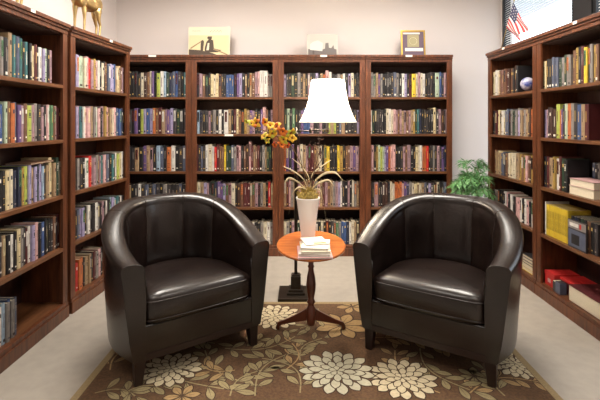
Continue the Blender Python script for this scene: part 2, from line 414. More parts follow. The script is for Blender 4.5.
# ------------------------------------------------------------------ armchairs
def sup(a, b, t, e):        # half superellipse point, t from 0 (left) to 1 (right) over the back
    ang = PI * (1 - t); c, s_ = math.cos(ang), math.sin(ang)
    return (a * math.copysign(abs(c) ** (2 / e), c), b * abs(s_) ** (2 / e))
def upath(a, v0, b, e, flare, n1=9, n2=46):
    pts = []
    for i in range(n1):
        t = i / n1; pts.append((-(a + flare * math.sin(t * PI / 2)), v0 * t))
    for i in range(n2 + 1):
        x, y = sup(a + flare, b, i / n2, e); pts.append((x, v0 + y))
    for i in range(n1 - 1, -1, -1):
        t = i / n1; pts.append(((a + flare * math.sin(t * PI / 2)), v0 * t))
    return pts
def make_armchair():
    t = empty('armchair', (0, 0, 0))
    # local frame: -y is the front, y grows to the back, origin under the seat
    V0 = .25
    O = upath(.450, V0, .535, 2.2, .028); I = upath(.332, V0, .425, 2.2, .022)
    OB = upath(.385, V0, .45, 2.3, .055); n = len(O)
    b = MB(); rows = None; vs = []
    def hgt(v, x):
        q = min(1, max(0, v / .74)); q = q * q * (3 - 2 * q) * .55 + q * .45
        return .652 + .235 * q
    # cumulative arc-length of the inner path for seam positions
    Ls = [0]
    for i in range(1, n): Ls.append(Ls[-1] + (Vector(I[i]) - Vector(I[i - 1])).length)
    tot = Ls[-1]
    seams = [min(range(n), key=lambda k: abs(Ls[k] - tot * f)) for f in (.30, .425, .575, .70)]
    cols = []
    for i in range(n):
        o, inn, ob = Vector(O[i]), Vector(I[i]), Vector(OB[i])
        Hh = hgt(o.y, o.x)
        col = []
        ZB = .135
        for z in (ZB, ZB + .012, .22, .32, .42, .52, .60):
            f = (z - ZB) / (Hh - ZB); f = min(1, f) ** .8
            if z == ZB: f = -.04
            p = ob.lerp(o, f); col.append((p.x, p.y, min(z, Hh - .05) if z < .59 else Hh - .055))
        for w, dz in ((.0, -.03), (.03, -.014), (.10, -.004), (.25, .002), (.5, .003), (.75, -.002), (.92, -.012), (1.0, -.026), (1.015, -.038), (1.02, -.050)):
            p = o.lerp(inn, w); col.append((p.x, p.y, Hh + dz))
        g = 0.0
        if i in seams: g = -.075
        back = min(1, max(0, (o.y - .2) / .4))
        for k, z in enumerate((0, 1, 2, 3, 4, 5)):
            zz = [Hh - .057, Hh - .075, Hh - .14, .56, .46, .29][k]
            w = 1.0 + [.01, .04, .09, .11, .10, .08][k] * (1 + back * .8) + g * (1 if k > 0 else .3)
            p = o.lerp(inn, w); col.append((p.x, p.y, zz))
        p = o.lerp(inn, 1.06); col.append((p.x, p.y, .137))
        cols.append(col)
    m = len(cols[0]); vs = [(x, y - .40, z) for c in cols for (x, y, z) in c]
    fs = []
    for i in range(n - 1):
        for j in range(m - 1):
            fs.append((i*m+j, (i+1)*m+j, (i+1)*m+j+1, i*m+j+1))
        fs.append((i*m + m-1, (i+1)*m + m-1, (i+1)*m, i*m))
    for e in (0, n - 1):        # arm front faces
        f = [e * m + j for j in range(m)]
        if e == 0: fs.append(tuple(f))
        else: fs.append(tuple(reversed(f)))
    b.add(vs, fs, LEATHER)
    sh = b.build('shell', t, smooth=True, bevel=.007, seg=3)
    # stitched seams
    for i in seams:
        col = cols[i]; b = MB()
        pts = [(x * 1.0, y - .40, z) for (x, y, z) in col[9:-2]]
        inn = Vector((0, .32 - .40))
        pp = []
        for (x, y, z) in pts:
            d = (inn - Vector((x, y))).normalized() * .0015; pp.append((x + d.x, y + d.y, z + .001))
        b.tube(pp, .0022, SEAM, n=6); b.build('back_seam', t, smooth=True)
    # arm front welt line
    for s_, e in ((-1, 0), (1, n - 1)):
        b = MB(); c = cols[e]
        pts = [(x, y - .40 - .001, z) for (x, y, z) in c[2:m - 2]]
        b.tube(pts, .0028, LEATHER, n=6); b.build('arm_welt', t, smooth=True)
    # front rail
    b = MB(); b.box(-.345, .345, -.395, -.33, .135, .318, LEATHER); b.build('front_rail', t, smooth=True, bevel=.014, seg=3)
    b = MB(); b.tube([(-.33, -.397, .310), (.33, -.397, .310)], .003, LEATHER, n=6); b.build('rail_welt', t, smooth=True)
    # underside board
    b = MB(); pts = [(x * .97, (y - .03) * .97 - .37) for (x, y) in OB]
    b.prism(list(reversed(pts)), .13, .165, LEGW); b.build('seat_base', t)
    # cushion
    P = []
    C = upath(.320, V0, .36, 2.2, .0, 6, 30)
    P = [(x, y - .385) for x, y in C]
    fr = [(x, -.405 - .010 * (1 - (x / .320) ** 2)) for x in [(.320 * (1 - 2 * k / 14)) for k in range(1, 14)]]
    P = P + fr
    # round off the two front corners
    cx, cy = 0, -.10; N = len(P); vs = []; fs = []
    prof = [(.94, .312), (.975, .318), (.995, .332), (1.003, .355), (1.006, .385), (1.003, .412), (.99, .432), (.97, .446), (.93, .457), (.86, .466), (.7, .473), (.45, .478), (.2, .480)]
    for r, z in prof:
        for (x, y) in P:
            slope = .012 * (-(y) / .4)
            vs.append((cx + (x - cx) * r, cy + (y - cy) * r, z + (slope if z > .4 else 0)))
    for j in range(len(prof) - 1):
        for i in range(N):
            k = (i + 1) % N; fs.append((j*N+i, j*N+k, (j+1)*N+k, (j+1)*N+i))
    vs.append((cx, cy, .4805 + .003)); c0 = len(vs) - 1
    for i in range(N): fs.append(((len(prof)-1)*N+i, (len(prof)-1)*N+(i+1) % N, c0))
    vs.append((cx, cy, .312)); c1 = len(vs) - 1
    for i in range(N): fs.append(((i+1) % N, i, c1))
    b = MB(); b.add([tuple(v) for v in vs], [tuple(reversed(f)) for f in fs], LEATHER)
    cu = b.build('seat_cushion', t, smooth=True)
    b = MB(); ring = [(cx + (x - cx) * 1.0, cy + (y - cy) * 1.0, .424 + .012 * (-(y) / .4)) for (x, y) in P]; b.tube(ring, .0032, LEATHER, n=6, closed=True)
    ring = [(cx + (x - cx) * 1.0, cy + (y - cy) * 1.0, .336) for (x, y) in P]; b.tube(ring, .0032, LEATHER, n=6, closed=True)
    b.build('piping', cu, smooth=True)
    # legs
    for (x, y, dx, dy) in ((-.345, -.355, -.008, -.006), (.345, -.355, .008, -.006), (-.25, .27, -.03, .05), (.25, .27, .03, .05)):
        b = MB(); r0, r1 = .021, .032
        vs = [(x + dx + sx * r0, y + dy + sy * r0, 0.0) for sx, sy in ((-1,-1),(1,-1),(1,1),(-1,1))] + [(x + sx * r1, y + sy * r1, .15) for sx, sy in ((-1,-1),(1,-1),(1,1),(-1,1))]
        b.add(vs, [(3,2,1,0),(4,5,6,7),(0,1,5,4),(1,2,6,5),(2,3,7,6),(3,0,4,7)], LEGW); b.build('leg', t, bevel=.003)
    return t
RUGTOP = 0.0138
ch = make_armchair()
def place_chair(o, mx_, my_, rz, lab):
    # (mx_, my_) is the midpoint between the two front feet
    M = Matrix.Rotation(rz, 3, 'Z'); off = M @ Vector((0, .361, 0))
    o.location = (mx_ + off.x, my_ + off.y, RUGTOP); o.rotation_euler = (0, 0, rz)
    tag(o, lab, 'armchair', 'dark leather tub armchairs')
place_chair(ch, -.584, 2.53, math.radians(36), 'dark brown leather tub armchair left of the side table, facing right')
ch2 = copy_tree(ch)
place_chair(ch2, .73, 2.504, math.radians(-33), 'dark brown leather tub armchair right of the side table, facing left')

# ------------------------------------------------------------------ rug
def make_rug():
    b = MB(); x0, x1, y0, y1 = -1.17, 1.338, 1.80, 3.397
    b.box(x0, x1, y0, y1, 0, .0095, RUGE)
    b.box(x0 + .04, x1 - .04, y0 + .04, y1 - .04, .0095, .0105, RUGB)
    Z = [.0105]
    rnd = random.Random(3)
    def inside(p): return x0 + .05 < p[0] < x1 - .05 and y0 + .05 < p[1] < y1 - .05
    def poly(pts, m, dz=.00001):
        pts = [(min(max(p[0], x0 + .045), x1 - .045), min(max(p[1], y0 + .045), y1 - .045)) for p in pts]
        Z[0] += .0000002
        z = Z[0] + dz
        b.add([(p[0], p[1], z) for p in pts], [tuple(range(len(pts)))], m)
    def petal(cx, cy, ang, L, w, m, r0=0.0, tip=1.0):
        for sc, mm, dz in ((1.0, RUGD, 0), (.80, m, .00002)):
            pts = []; N = 9
            for s_ in (1, -1):
                rng = range(N + 1) if s_ == 1 else range(N - 1, 0, -1)
                for i in rng:
                    t = i / N; wd = w * (math.sin(PI * t ** 1.35) ** .85) * sc
                    l = r0 + L * (.5 + (t - .5) * (sc + .06 if sc < 1 else 1))
                    pts.append((cx + math.cos(ang) * l - math.sin(ang) * wd * s_ * .5, cy + math.sin(ang) * l + math.cos(ang) * wd * s_ * .5))
            poly(list(reversed(pts)) if False else pts[::-1], mm, dz)
    def mum(cx, cy, R, m):
        Z[0] = .0119
        a0 = rnd.random()
        for r0, L, n, w in ((.44, .56, 15, .33), (.24, .50, 12, .28), (.08, .42, 9, .23), (.0, .24, 5, .17)):
            for k in range(n):
                petal(cx, cy, a0 + 2 * PI * k / n + rnd.uniform(-.06, .06), R * L * rnd.uniform(.92, 1.08), R * w, m, R * r0); Z[0] += .00004
            a0 += .3
    def leaf(cx, cy, ang, L, w, m): petal(cx, cy, ang, L, w, m)
    lc = [0]
    def leafrib(cx, cy, ang, L, w, m):
        lc[0] = (lc[0] + 1) % 18; Z[0] = .0107 + lc[0] * .00005
        petal(cx, cy, ang, L, w, m)
        poly([(cx + math.cos(ang) * L * .1 - math.sin(ang) * .002, cy + math.sin(ang) * L * .1 + math.cos(ang) * .002),
              (cx + math.cos(ang) * L * .1 + math.sin(ang) * .002, cy + math.sin(ang) * L * .1 - math.cos(ang) * .002),
              (cx + math.cos(ang) * L * .8, cy + math.sin(ang) * L * .8)], RUGD, .00004)
    def bloom(cx, cy, R, m, n=7, a0=.2):
        for k in range(n): leafrib(cx, cy, a0 + 2 * PI * k / n, R, R * .52, m)
    def vine(p0, p1, bend, m, n=5, L=.13):
        p0 = Vector(p0); p1 = Vector(p1); d = p1 - p0; nrm = Vector((-d.y, d.x)) * bend
        P = [p0 + d * t + nrm * math.sin(PI * t) for t in [i / 16 for i in range(17)]]
        left = []; right = []
        for i, p in enumerate(P):
            tg = (P[min(i + 1, 16)] - P[max(i - 1, 0)]).normalized(); q = Vector((-tg.y, tg.x)) * .004
            left.append(p + q); right.append(p - q)
        for i in range(16): poly([tuple(right[i]), tuple(right[i+1]), tuple(left[i+1]), tuple(left[i])], m, 0)
        for k in range(n):
            i = int((k + .6) / n * 16); p = P[i]; tg = (P[min(i + 1, 16)] - P[max(i - 1, 0)]).normalized()
            an = math.atan2(tg.y, tg.x)
            for s_ in (1, -1): leafrib(p.x, p.y, an + s_ * rnd.uniform(.6, 1.0), L * rnd.uniform(.85, 1.15), L * .40, m)
        tg = (P[16] - P[14]); leafrib(P[16].x, P[16].y, math.atan2(tg.y, tg.x), L * 1.1, L * .42, m)
    F = floor_pt
    # vines and leaves first
    vine(F(150, 330), F(232, 392), -.2, RUGL, 6, .13); vine(F(255, 398), F(300, 352), .2, RUGL, 4, .12)
    vine(F(225, 350), F(295, 338), -.18, RUGL, 5, .13); vine(F(110, 372), F(140, 345), .2, RUGT, 3, .12)
    vine(F(262, 388), F(205, 352), .15, RUGL, 4, .13); vine(F(360, 340), F(455, 352), .12, RUGT, 6, .13)
    vine(F(420, 350), F(470, 392), -.2, RUGL, 5, .13); vine(F(470, 395), F(545, 385), .2, RUGT, 5, .12)
    vine(F(300, 395), F(262, 360), -.25, RUGL, 4, .13); vine(F(375, 312), F(450, 330), .12, RUGT, 5, .13)
    vine(F(210, 330), F(170, 312), .12, RUGL, 4, .13); vine(F(95, 395), F(135, 398), .2, RUGL, 3, .12)
    vine(F(318, 300 + 10), F(300, 330), .2, RUGL, 3, .10)
    vine((-.9, 2.0), (-.2, 1.95), .2, RUGT, 7, .13); vine((.3, 1.95), (1.1, 2.0), -.2, RUGT, 7, .13)
    vine(F(230, 398), F(262, 372), .2, RUGL, 4, .12); vine(F(140, 352), F(215, 345), .15, RUGL, 5, .12)
    vine(F(285, 372), F(292, 345), -.2, RUGT, 3, .12); vine(F(440, 395), F(395, 352), .2, RUGT, 5, .12)
    vine(F(120, 398), F(160, 388), .2, RUGL, 3, .12); vine(F(505, 398), F(490, 360), .15, RUGL, 4, .12)
    vine(F(235, 372), F(200, 365), .2, RUGT, 3, .12); vine(F(300, 362), F(322, 340), .2, RUGL, 3, .11)
    bloom(*F(341, 327), .20, RUGT, 8, .35); bloom(*F(352, 308), .13, RUGT, 6, .1)
    bloom(*F(474, 378), .10, RUGL, 6); bloom(*F(182, 398), .10, RUGT, 6); bloom(*F(258, 342), .10, RUGL, 5)
    # large flowers
    mum(*F(275, 318), .205, RUGC)
    mum(*F(171, 371), .18, RUGC)
    mum(*F(515, 366), .155, RUGC)
    mum(*F(402, 380), .20, RUGC)
    mum(*F(337, 373), .22, RUGG)
    mum(.62, 3.05, .17, RUGC); mum(-.75, 3.0, .17, RUGG); mum(-.15, 1.98, .16, RUGC); mum(.85, 1.97, .12, RUGG)
    o = b.build('floral_rug')
    tag(o, 'brown rug with large cream chrysanthemums and tan leaves under both armchairs', 'rug')
make_rug()

# ------------------------------------------------------------------ side table
TX, TY, TZ = .073, 2.87, .617
def make_table():
    t = empty('side_table', (TX, TY, RUGTOP))
    tag(t, 'small oval orange-brown wooden pedestal table between the two armchairs', 'side table')
    z = TZ - RUGTOP
    N = 64; b = MB(); vs = []; fs = []
    for r, zz in ((.94, z - .020), (.985, z - .017), (1.0, z - .010), (.995, z - .003), (.975, z)):
        for i in range(N):
            a = 2 * PI * i / N; vs.append((.228 * r * math.cos(a), .342 * r * math.sin(a), zz))
    for j in range(4):
        for i in range(N): fs.append((j*N+i, j*N+(i+1) % N, (j+1)*N+(i+1) % N, (j+1)*N+i))
    fs.append(tuple(range(N-1, -1, -1))); fs.append(tuple(range(4*N, 5*N)))
    b.add(vs, fs, TABW); b.build('tabletop', t)
    b = MB(); b.box(-.07, .07, -.10, .10, z - .038, z - .0205, TABL); b.build('top_block', t, bevel=.004)
    prof = [(.012, .058), (.026, .064), (.030, .09), (.031, .17), (.022, .19), (.020, .205), (.030, .215), (.022, .228), (.020, .24), (.030, .29), (.033, .33), (.028, .38),
            (.019, .42), (.017, .44), (.023, .45), (.017, .462), (.019, .52), (.024, .555), (.034, .565), (.034, z - .0385)]
    b = MB(); b.lathe(prof, TABL, n=24); b.build('column', t, smooth=True)
    for ang in (math.radians(18), math.radians(162), math.radians(90)):
        b = MB(); pts = []; top = []; bot = []
        R = .228
        for i in range(15):
            s_ = i / 14; r = .018 + s_ * (R - .018)
            zt = .155 - .115 * (s_ ** .75) + .030 * math.sin(PI * s_) * (1 if s_ > .0 else 0) * (s_ - .15)
            zt = .125 * (1 - s_) ** 1.9 + .052 + .022 * math.sin(PI * s_)
            th = .060 * (1 - s_) ** 1.4 + .022
            top.append((r, zt)); bot.append((r, max(.004, zt - th)))
        outl = top + [(R + .010, .040), (R + .020, .012), (R + .016, .0), (R - .006, 0.0), (R - .010, .024)] + [p for p in reversed(bot[:-2])]
        w = .012; Mx = Matrix.Rotation(ang, 4, 'Z')
        vs = [(p[0], -w, p[1]) for p in outl] + [(p[0], w, p[1]) for p in outl]; n = len(outl)
        fs = [tuple(range(n - 1, -1, -1)), tuple(range(n, 2*n))] + [(i, (i+1) % n, (i+1) % n + n, i + n) for i in range(n)]
        b.add(vs, fs, TABL, Mx); b.build('leg', t, bevel=.004)
make_table()

# books and leaflets on the table
def flat_item(name, x, y, z, w, d, h, rz, cov, lab, cat, grp=None, mag=False):
    t = empty(name, (x, y, z), rz); tag(t, lab, cat, grp)
    b = MB(); k = .0015 if mag else .0025
    b.box(-w/2, w/2, -d/2, d/2, 0, k, cov); b.box(-w/2, w/2, -d/2, d/2, h - k, h, cov); b.box(-w/2, -w/2 + k, -d/2, d/2, k, h - k, cov)
    b.build('cover', t)
    b = MB(); b.box(-w/2 + k + .0002, w/2 - .003, -d/2 + .003, d/2 - .003, k + .0001, h - k - .0001, PAGES2); b.build('pages', t)
    return t
PAGES2 = mat('white_pages', rgb(226, 220, 208), .8)
zt = TZ + .0003
flat_item('book', .088, 2.655, zt, .205, .25, .010, .03, BM['P'], 'pink-spined thin book at the very bottom of the stack on the side table', 'book', 'books stacked on the side table')
flat_item('book', .093, 2.665, zt + .0102, .185, .235, .014, -.06, BM['w'], 'white book second from the bottom of the side table stack', 'book', 'books stacked on the side table')
flat_item('book', .090, 2.665, zt + .0244, .175, .23, .014, .05, BM['i'], 'cream book third from the bottom of the side table stack', 'book', 'books stacked on the side table')
flat_item('book', .098, 2.680, zt + .0386, .165, .21, .012, -.12, BM['w'], 'white book lying just under the white leaflet on the side table stack', 'book', 'books stacked on the side table')
lf = flat_item('leaflet', .090, 2.725, zt + .0508, .145, .17, .006, .22, WHT, 'white printed leaflet on top of the book stack in front of the vase', 'leaflet', None, True)
b = MB(); b.box(-.02, .06, -.075, -.045, .006, .0063, BM['G']); b.box(-.055, .05, -.03, -.022, .006, .0063, DRK); b.build('cover_print', lf)

# ------------------------------------------------------------------ vase with orchid
VX, VY = .055, 3.0
vase = empty('flower_vase', (VX, VY, TZ + .0003)); tag(vase, 'tall flared white ceramic vase standing at the back of the side table', 'vase')
b = MB(); b.lathe([(.046, 0), (.049, .005), (.050, .03), (.056, .09), (.066, .17), (.076, .25), (.082, .272), (.084, .281), (.080, .281), (.074, .25), (.064, .17), (.052, .08), (.044, .02), (.001, .018)], WHITE_C, n=40, caps=False)
b.add([(.046 * math.cos(2*PI*i/40), .046 * math.sin(2*PI*i/40), 0) for i in range(40)], [tuple(range(39, -1, -1))], WHITE_C)
b.build('vase_body', vase, smooth=True)
orc = empty('potted_orchid', (VX, VY, TZ + .24)); tag(orc, 'yellow and orange artificial orchid spray with pale leaves in the white vase', 'flower arrangement')
rnd = random.Random(11)
b = MB(); b.lathe([(.001, -.01), (.066, -.01), (.070, .03), (.072, .05), (.055, .075), (.02, .09), (.001, .092)], MOSS, n=24, caps=False)
for k in range(260):
    a = rnd.uniform(0, 2*PI); r = rnd.uniform(0, .072); z = .07 - (r / .075) ** 2 * .035 + .01
    p = Vector((r * math.cos(a), r * math.sin(a), z)); d = Vector((math.cos(a) * rnd.uniform(0, .03), math.sin(a) * rnd.uniform(0, .03), rnd.uniform(.0, .045)))
    b.tube([p, p + d * .6 + Vector((0, 0, .006)), p + d + Vector((rnd.uniform(-.01, .01), rnd.uniform(-.01, .01), -.006))], [.0016, .0014, .0008], MOSS, n=4)
b.build('moss', orc)
def wp(px, py, Y=3.0): return Vector(((px - 300) / 433 * Y - VX, Y - VY, 1.42 - (py - 122) / 433 * Y - (TZ + .24)))
def curve(P, n=8):
    P = [Vector(p) for p in P]; Q = [P[0]] + P + [P[-1]]; out = []
    for i in range(1, len(Q) - 2):
        for k in range(n):
            t = k / n; a, c, d, e = Q[i-1], Q[i], Q[i+1], Q[i+2]
            out.append(.5 * ((2*c) + (-a + d) * t + (2*a - 5*c + 4*d - e) * t*t + (-a + 3*c - 3*d + e) * t**3))
    out.append(P[-1]); return out
stem_pts = [wp(310, 185), wp(306, 176, 2.99), wp(299, 160, 2.96), wp(291, 146, 2.93), wp(281, 138, 2.9), wp(268, 132, 2.88), wp(252, 126, 2.87)]
b = MB(); b.tube(curve(stem_pts), .0035, STEM, n=6); b.build('flower_stem', orc, smooth=True)
b = MB()
for P in ([wp(307, 186), wp(302, 165, 3.03), wp(299, 140, 3.05), wp(303, 126, 3.04)], [wp(311, 186), wp(316, 165), wp(320, 148, 2.98), wp(318, 134, 2.98)], [wp(309, 186), wp(315, 170, 2.96), wp(322, 158, 2.95), wp(319, 145, 2.95)],
          [wp(306, 186), wp(296, 176, 2.96), wp(284, 167, 2.94)], [wp(312, 186), wp(309, 165, 2.98), wp(307, 150, 2.98), wp(311, 141, 2.98)]):
    b.tube(curve(P), .0022, TWIG, n=5)
for k in range(14):
    p = wp(rnd.choice([318, 321, 316, 320]) + rnd.uniform(-3, 3), rnd.uniform(136, 168), 2.98); b.lathe([(.0005, -.006), (.005, -.002), (.005, .003), (.0005, .007)], TWIG, Matrix.Translation(p), n=6)
b.build('curly_twigs', orc, smooth=True)
def strap(P, w, m, parent):
    C = curve(P, 8); n = len(C); vs = []; fs = []
    for i, p in enumerate(C):
        t = i / (n - 1); tg = (C[min(i+1, n-1)] - C[max(i-1, 0)]).normalized(); s_ = tg.cross(Vector((0, 1, .4))).normalized().cross(tg).normalized()
        s_ = (s_ + Vector((0, 0, .75))).normalized()
        ww = w * (math.sin(PI * (t * .86 + .12)) ** .7)
        for q, dz in ((-ww, 0), (0, -.002), (ww, 0)): vs.append(p + s_ * q + Vector((0, 0, dz)))
    k = len(vs)
    vs2 = [v + Vector((0, .0015, -.0015)) for v in vs]
    for i in range(n - 1):
        for j in (0, 1):
            a = i*3 + j; fs.append((a, a+1, a+4, a+3)); fs.append((a+k, a+3+k, a+4+k, a+1+k))
        fs.append((i*3, i*3+3, i*3+3+k, i*3+k)); fs.append((i*3+2, i*3+2+k, i*3+5+k, i*3+5))
    b = MB(); b.add([tuple(v) for v in vs + vs2], fs, m); b.build('strap_leaf', parent, smooth=True)
for P, w in (([wp(312, 190), wp(316, 180, 2.97), wp(326, 173, 2.95), wp(336, 173, 2.93), wp(343, 181, 2.92)], .010),
             ([wp(312, 190), wp(317, 184, 2.9), wp(328, 180, 2.88), wp(334, 186, 2.86)], .008),
             ([wp(308, 190), wp(304, 180, 2.96), wp(295, 172, 2.94), wp(283, 166, 2.93)], .007),
             ([wp(307, 190), wp(298, 182, 2.95), wp(289, 178, 2.93), wp(284, 184, 2.9)], .008),
             ([wp(307, 190), wp(299, 187, 2.92), wp(292, 195, 2.9), wp(289, 214, 2.9)], .005),
             ([wp(313, 190), wp(320, 190, 2.9), wp(324, 205, 2.9), wp(326, 222, 2.9)], .005),
             ([wp(311, 190), wp(312, 175, 3.05), wp(322, 166, 3.06), wp(331, 160, 3.07)], .006),
             ([wp(310, 190), wp(309, 178, 3.04), wp(303, 168, 3.05), wp(292, 158, 3.05)], .006)):
    strap(P, w, LEAFP, orc)
def blossom(p, R, face, m, m2, parent):
    z = Vector(face).normalized(); tw = rnd.uniform(0, 1.2); x = z.cross(Vector((0, 0, 1))).normalized(); y = z.cross(x)
    fl = MB()
    M = Matrix((x, y, z)).transposed().to_4x4(); M.translation = p
    for k in range(5):
        a = 2*PI*k/5 + tw; L = R * rnd.uniform(.75, 1.2); N = 6; vs = []; fs = []
        for i in range(N + 1):
            t = i / N; w = R * .42 * math.sin(PI * (t * .85 + .1)) ** .8; l = L * t; zz = .55 * R * math.sin(PI * t * .8) - .05 * R
            for q in (-1, 0, 1):
                lx, ly = l, w * q; vs.append((lx * math.cos(a) - ly * math.sin(a), lx * math.sin(a) + ly * math.cos(a), zz - abs(q) * .12 * R))
        for i in range(N):
            for j in (0, 1): c = i*3+j; fs.append((c, c+3, c+4, c+1))
        k0 = len(vs); vs2 = [(v[0], v[1], v[2] - .0012) for v in vs]; fs2 = [tuple(reversed([q + k0 for q in f])) for f in fs]
        fl.add(vs + vs2, fs + fs2, m if k % 2 == 0 else m2, M)
    fl.lathe([(.0005, -.1*R), (.18*R, .05*R), (.2*R, .2*R), (.08*R, .42*R), (.0005, .45*R)], PETC, M, n=8, caps=False)
    o = fl.build('blossom', parent, smooth=True); return o
PETG = mat('yellow_green_petal', rgb(190, 190, 62), 0.5, noise=0.2, nscale=60)
for (px, py, R, Y, a, a2) in ((251, 124, .030, 2.87, PETG, PETY), (257, 123, .034, 2.86, PETY, PETO), (266, 122, .034, 2.87, PETO, PETY), (270, 126, .032, 2.85, PETY, PETY), (272, 133, .036, 2.86, PETY, PETG),
      (278, 127, .040, 2.86, PETO, PETY), (283, 131, .034, 2.85, PETO, PETO), (290, 132, .040, 2.88, PETG, PETY), (292, 138, .030, 2.87, PETY, PETY), (284, 139, .034, 2.87, PETY, PETG), (265, 137, .030, 2.86, PETY, PETG),
      (268, 141, .022, 2.86, PETG, PETY), (281, 145, .028, 2.88, PETO, PETO), (287, 145, .024, 2.9, PETO, PETR), (275, 145, .022, 2.88, PETO, PETR), (247, 121, .018, 2.88, PETG, PETG)):
    blossom(wp(px, py, Y), R * 1.05, (rnd.uniform(-1.0, 1.0), -1, rnd.uniform(-.9, .9)), a, a2, orc)

# ------------------------------------------------------------------ floor lamp
LX, LY = -.034, 3.535
lamp = empty('floor_lamp', (LX, LY, 0)); tag(lamp, 'dark bronze swing-arm floor lamp with glowing white bell shade behind the side table', 'floor lamp')
b = MB(); b.box(-.14, .14, -.14, .14, 0, .032, BRONZE); b.box(-.072, .072, -.072, .072, .032, .050, BRONZE); b.box(-.058, .058, -.058, .058, .050, .070, BRONZE); b.box(-.040, .040, -.040, .040, .070, .170, BRONZE); b.box(-.033, .033, -.033, .033, .170, .182, BRONZE)
b.build('base', lamp, bevel=.003)
SX = .262
b = MB(); b.lathe([(.014, .182), (.013, .2), (.0125, 1.30), (.019, 1.305), (.019, 1.335), (.012, 1.34), (.012, 1.37), (.004, 1.38)], BRONZE, n=20); b.build('pole', lamp, smooth=True)
b = MB(); b.tube([(0, 0, 1.347), (.12, -.05, 1.347)], .006, BRONZE, n=10); b.lathe([(.010, 1.33), (.012, 1.335), (.012, 1.36), (.010, 1.365)], BRONZE, Matrix.Translation((.12, -.05, 0)), n=14)
b.tube([(.12, -.05, 1.356), (SX, 0, 1.356)], .006, BRONZE, n=10); b.build('swing_arm', lamp, smooth=True)
b = MB(); b.lathe([(.003, 1.33), (.012, 1.335), (.012, 1.365), (.007, 1.375), (.007, 1.44), (.018, 1.445), (.018, 1.50), (.014, 1.505)], BRONZE, Matrix.Translation((SX, 0, 0)), n=16); b.build('socket', lamp, smooth=True)
b = MB()
for s_ in (1, -1): b.tube(curve([(SX + .012*s_, 0, 1.49), (SX + .05*s_, 0, 1.54), (SX + .05*s_, 0, 1.66), (SX, 0, 1.735)]), .002, BRONZE, n=6)
for k in range(3): b.tube([(SX, 0, 1.735), (SX + .128 * math.cos(2*PI*k/3), .128 * math.sin(2*PI*k/3), 1.752)], .002, BRONZE, n=6)
b.lathe([(.004, 1.735), (.008, 1.75), (.004, 1.765), (.007, 1.775), (.001, 1.785)], BRONZE, Matrix.Translation((SX, 0, 0)), n=12)
b.build('harp', lamp, smooth=True)
SHADE = bpy.data.materials.new('white_lamp_fabric'); SHADE.use_nodes = True
nt = SHADE.node_tree; nt.nodes.clear(); o_ = nt.nodes.new('ShaderNodeOutputMaterial'); m1 = nt.nodes.new('ShaderNodeMixShader'); d1 = nt.nodes.new('ShaderNodeBsdfDiffuse'); t1 = nt.nodes.new('ShaderNodeBsdfTranslucent')
d1.inputs[0].default_value = (.9, .88, .84, 1); t1.inputs[0].default_value = (.92, .88, .80, 1); m1.inputs[0].default_value = .5
nt.links.new(d1.outputs[0], m1.inputs[1]); nt.links.new(t1.outputs[0], m1.inputs[2]); nt.links.new(m1.outputs[0], o_.inputs[0])
b = MB(); n = 48; vs = []; fs = []
prof = []
for i in range(15):
    s_ = i / 14; r = .134 + .095 * (1 - s_) ** 2.1 + .0 ; prof.append((r, 1.418 + .342 * s_))
prof = [(.134 + .030 * (1 - i/14) + .068 * (1 - i/14) ** 2.6, 1.418 + .342 * i / 14) for i in range(15)]
for r, z in prof:
    for i in range(n):
        a = 2*PI*i/n; rr = r * (1 + .012 * math.cos(8 * a)); vs.append((SX + rr * math.cos(a), rr * math.sin(a), z))
for j in range(14):
    for i in range(n): fs.append((j*n+i, j*n+(i+1) % n, (j+1)*n+(i+1) % n, (j+1)*n+i))
b.add(vs, fs, SHADE); so = b.build('lamp_shade', lamp, smooth=True)
b = MB()
for nm_, z, r in (('bottom_trim', 1.418, .232), ('top_trim', 1.76, .134)):
    b = MB(); b.tube([(SX + r * (1 + .012 * math.cos(8 * 2*PI*i/48)) * math.cos(2*PI*i/48), r * (1 + .012 * math.cos(8 * 2*PI*i/48)) * math.sin(2*PI*i/48), z) for i in range(48)], .003, WHITE_C, n=6, closed=True)
    b.build(nm_, so, smooth=True)
b = MB(); b.lathe([(.012, 1.505), (.014, 1.52), (.030, 1.56), (.030, 1.58), (.018, 1.605), (.001, 1.612)], emis('bulb_glow', (1, .86, .66, 1), 12), Matrix.Translation((SX, 0, 0)), n=16, caps=False); b.build('bulb', lamp, smooth=True)
L = bpy.data.lights.new('bulb_lamp', 'POINT'); L.energy = 55; L.color = (1, .86, .68); L.shadow_soft_size = .03
lo = bpy.data.objects.new('bulb_lamp', L); COL.objects.link(lo); lo.location = (LX + SX, LY, 1.645)

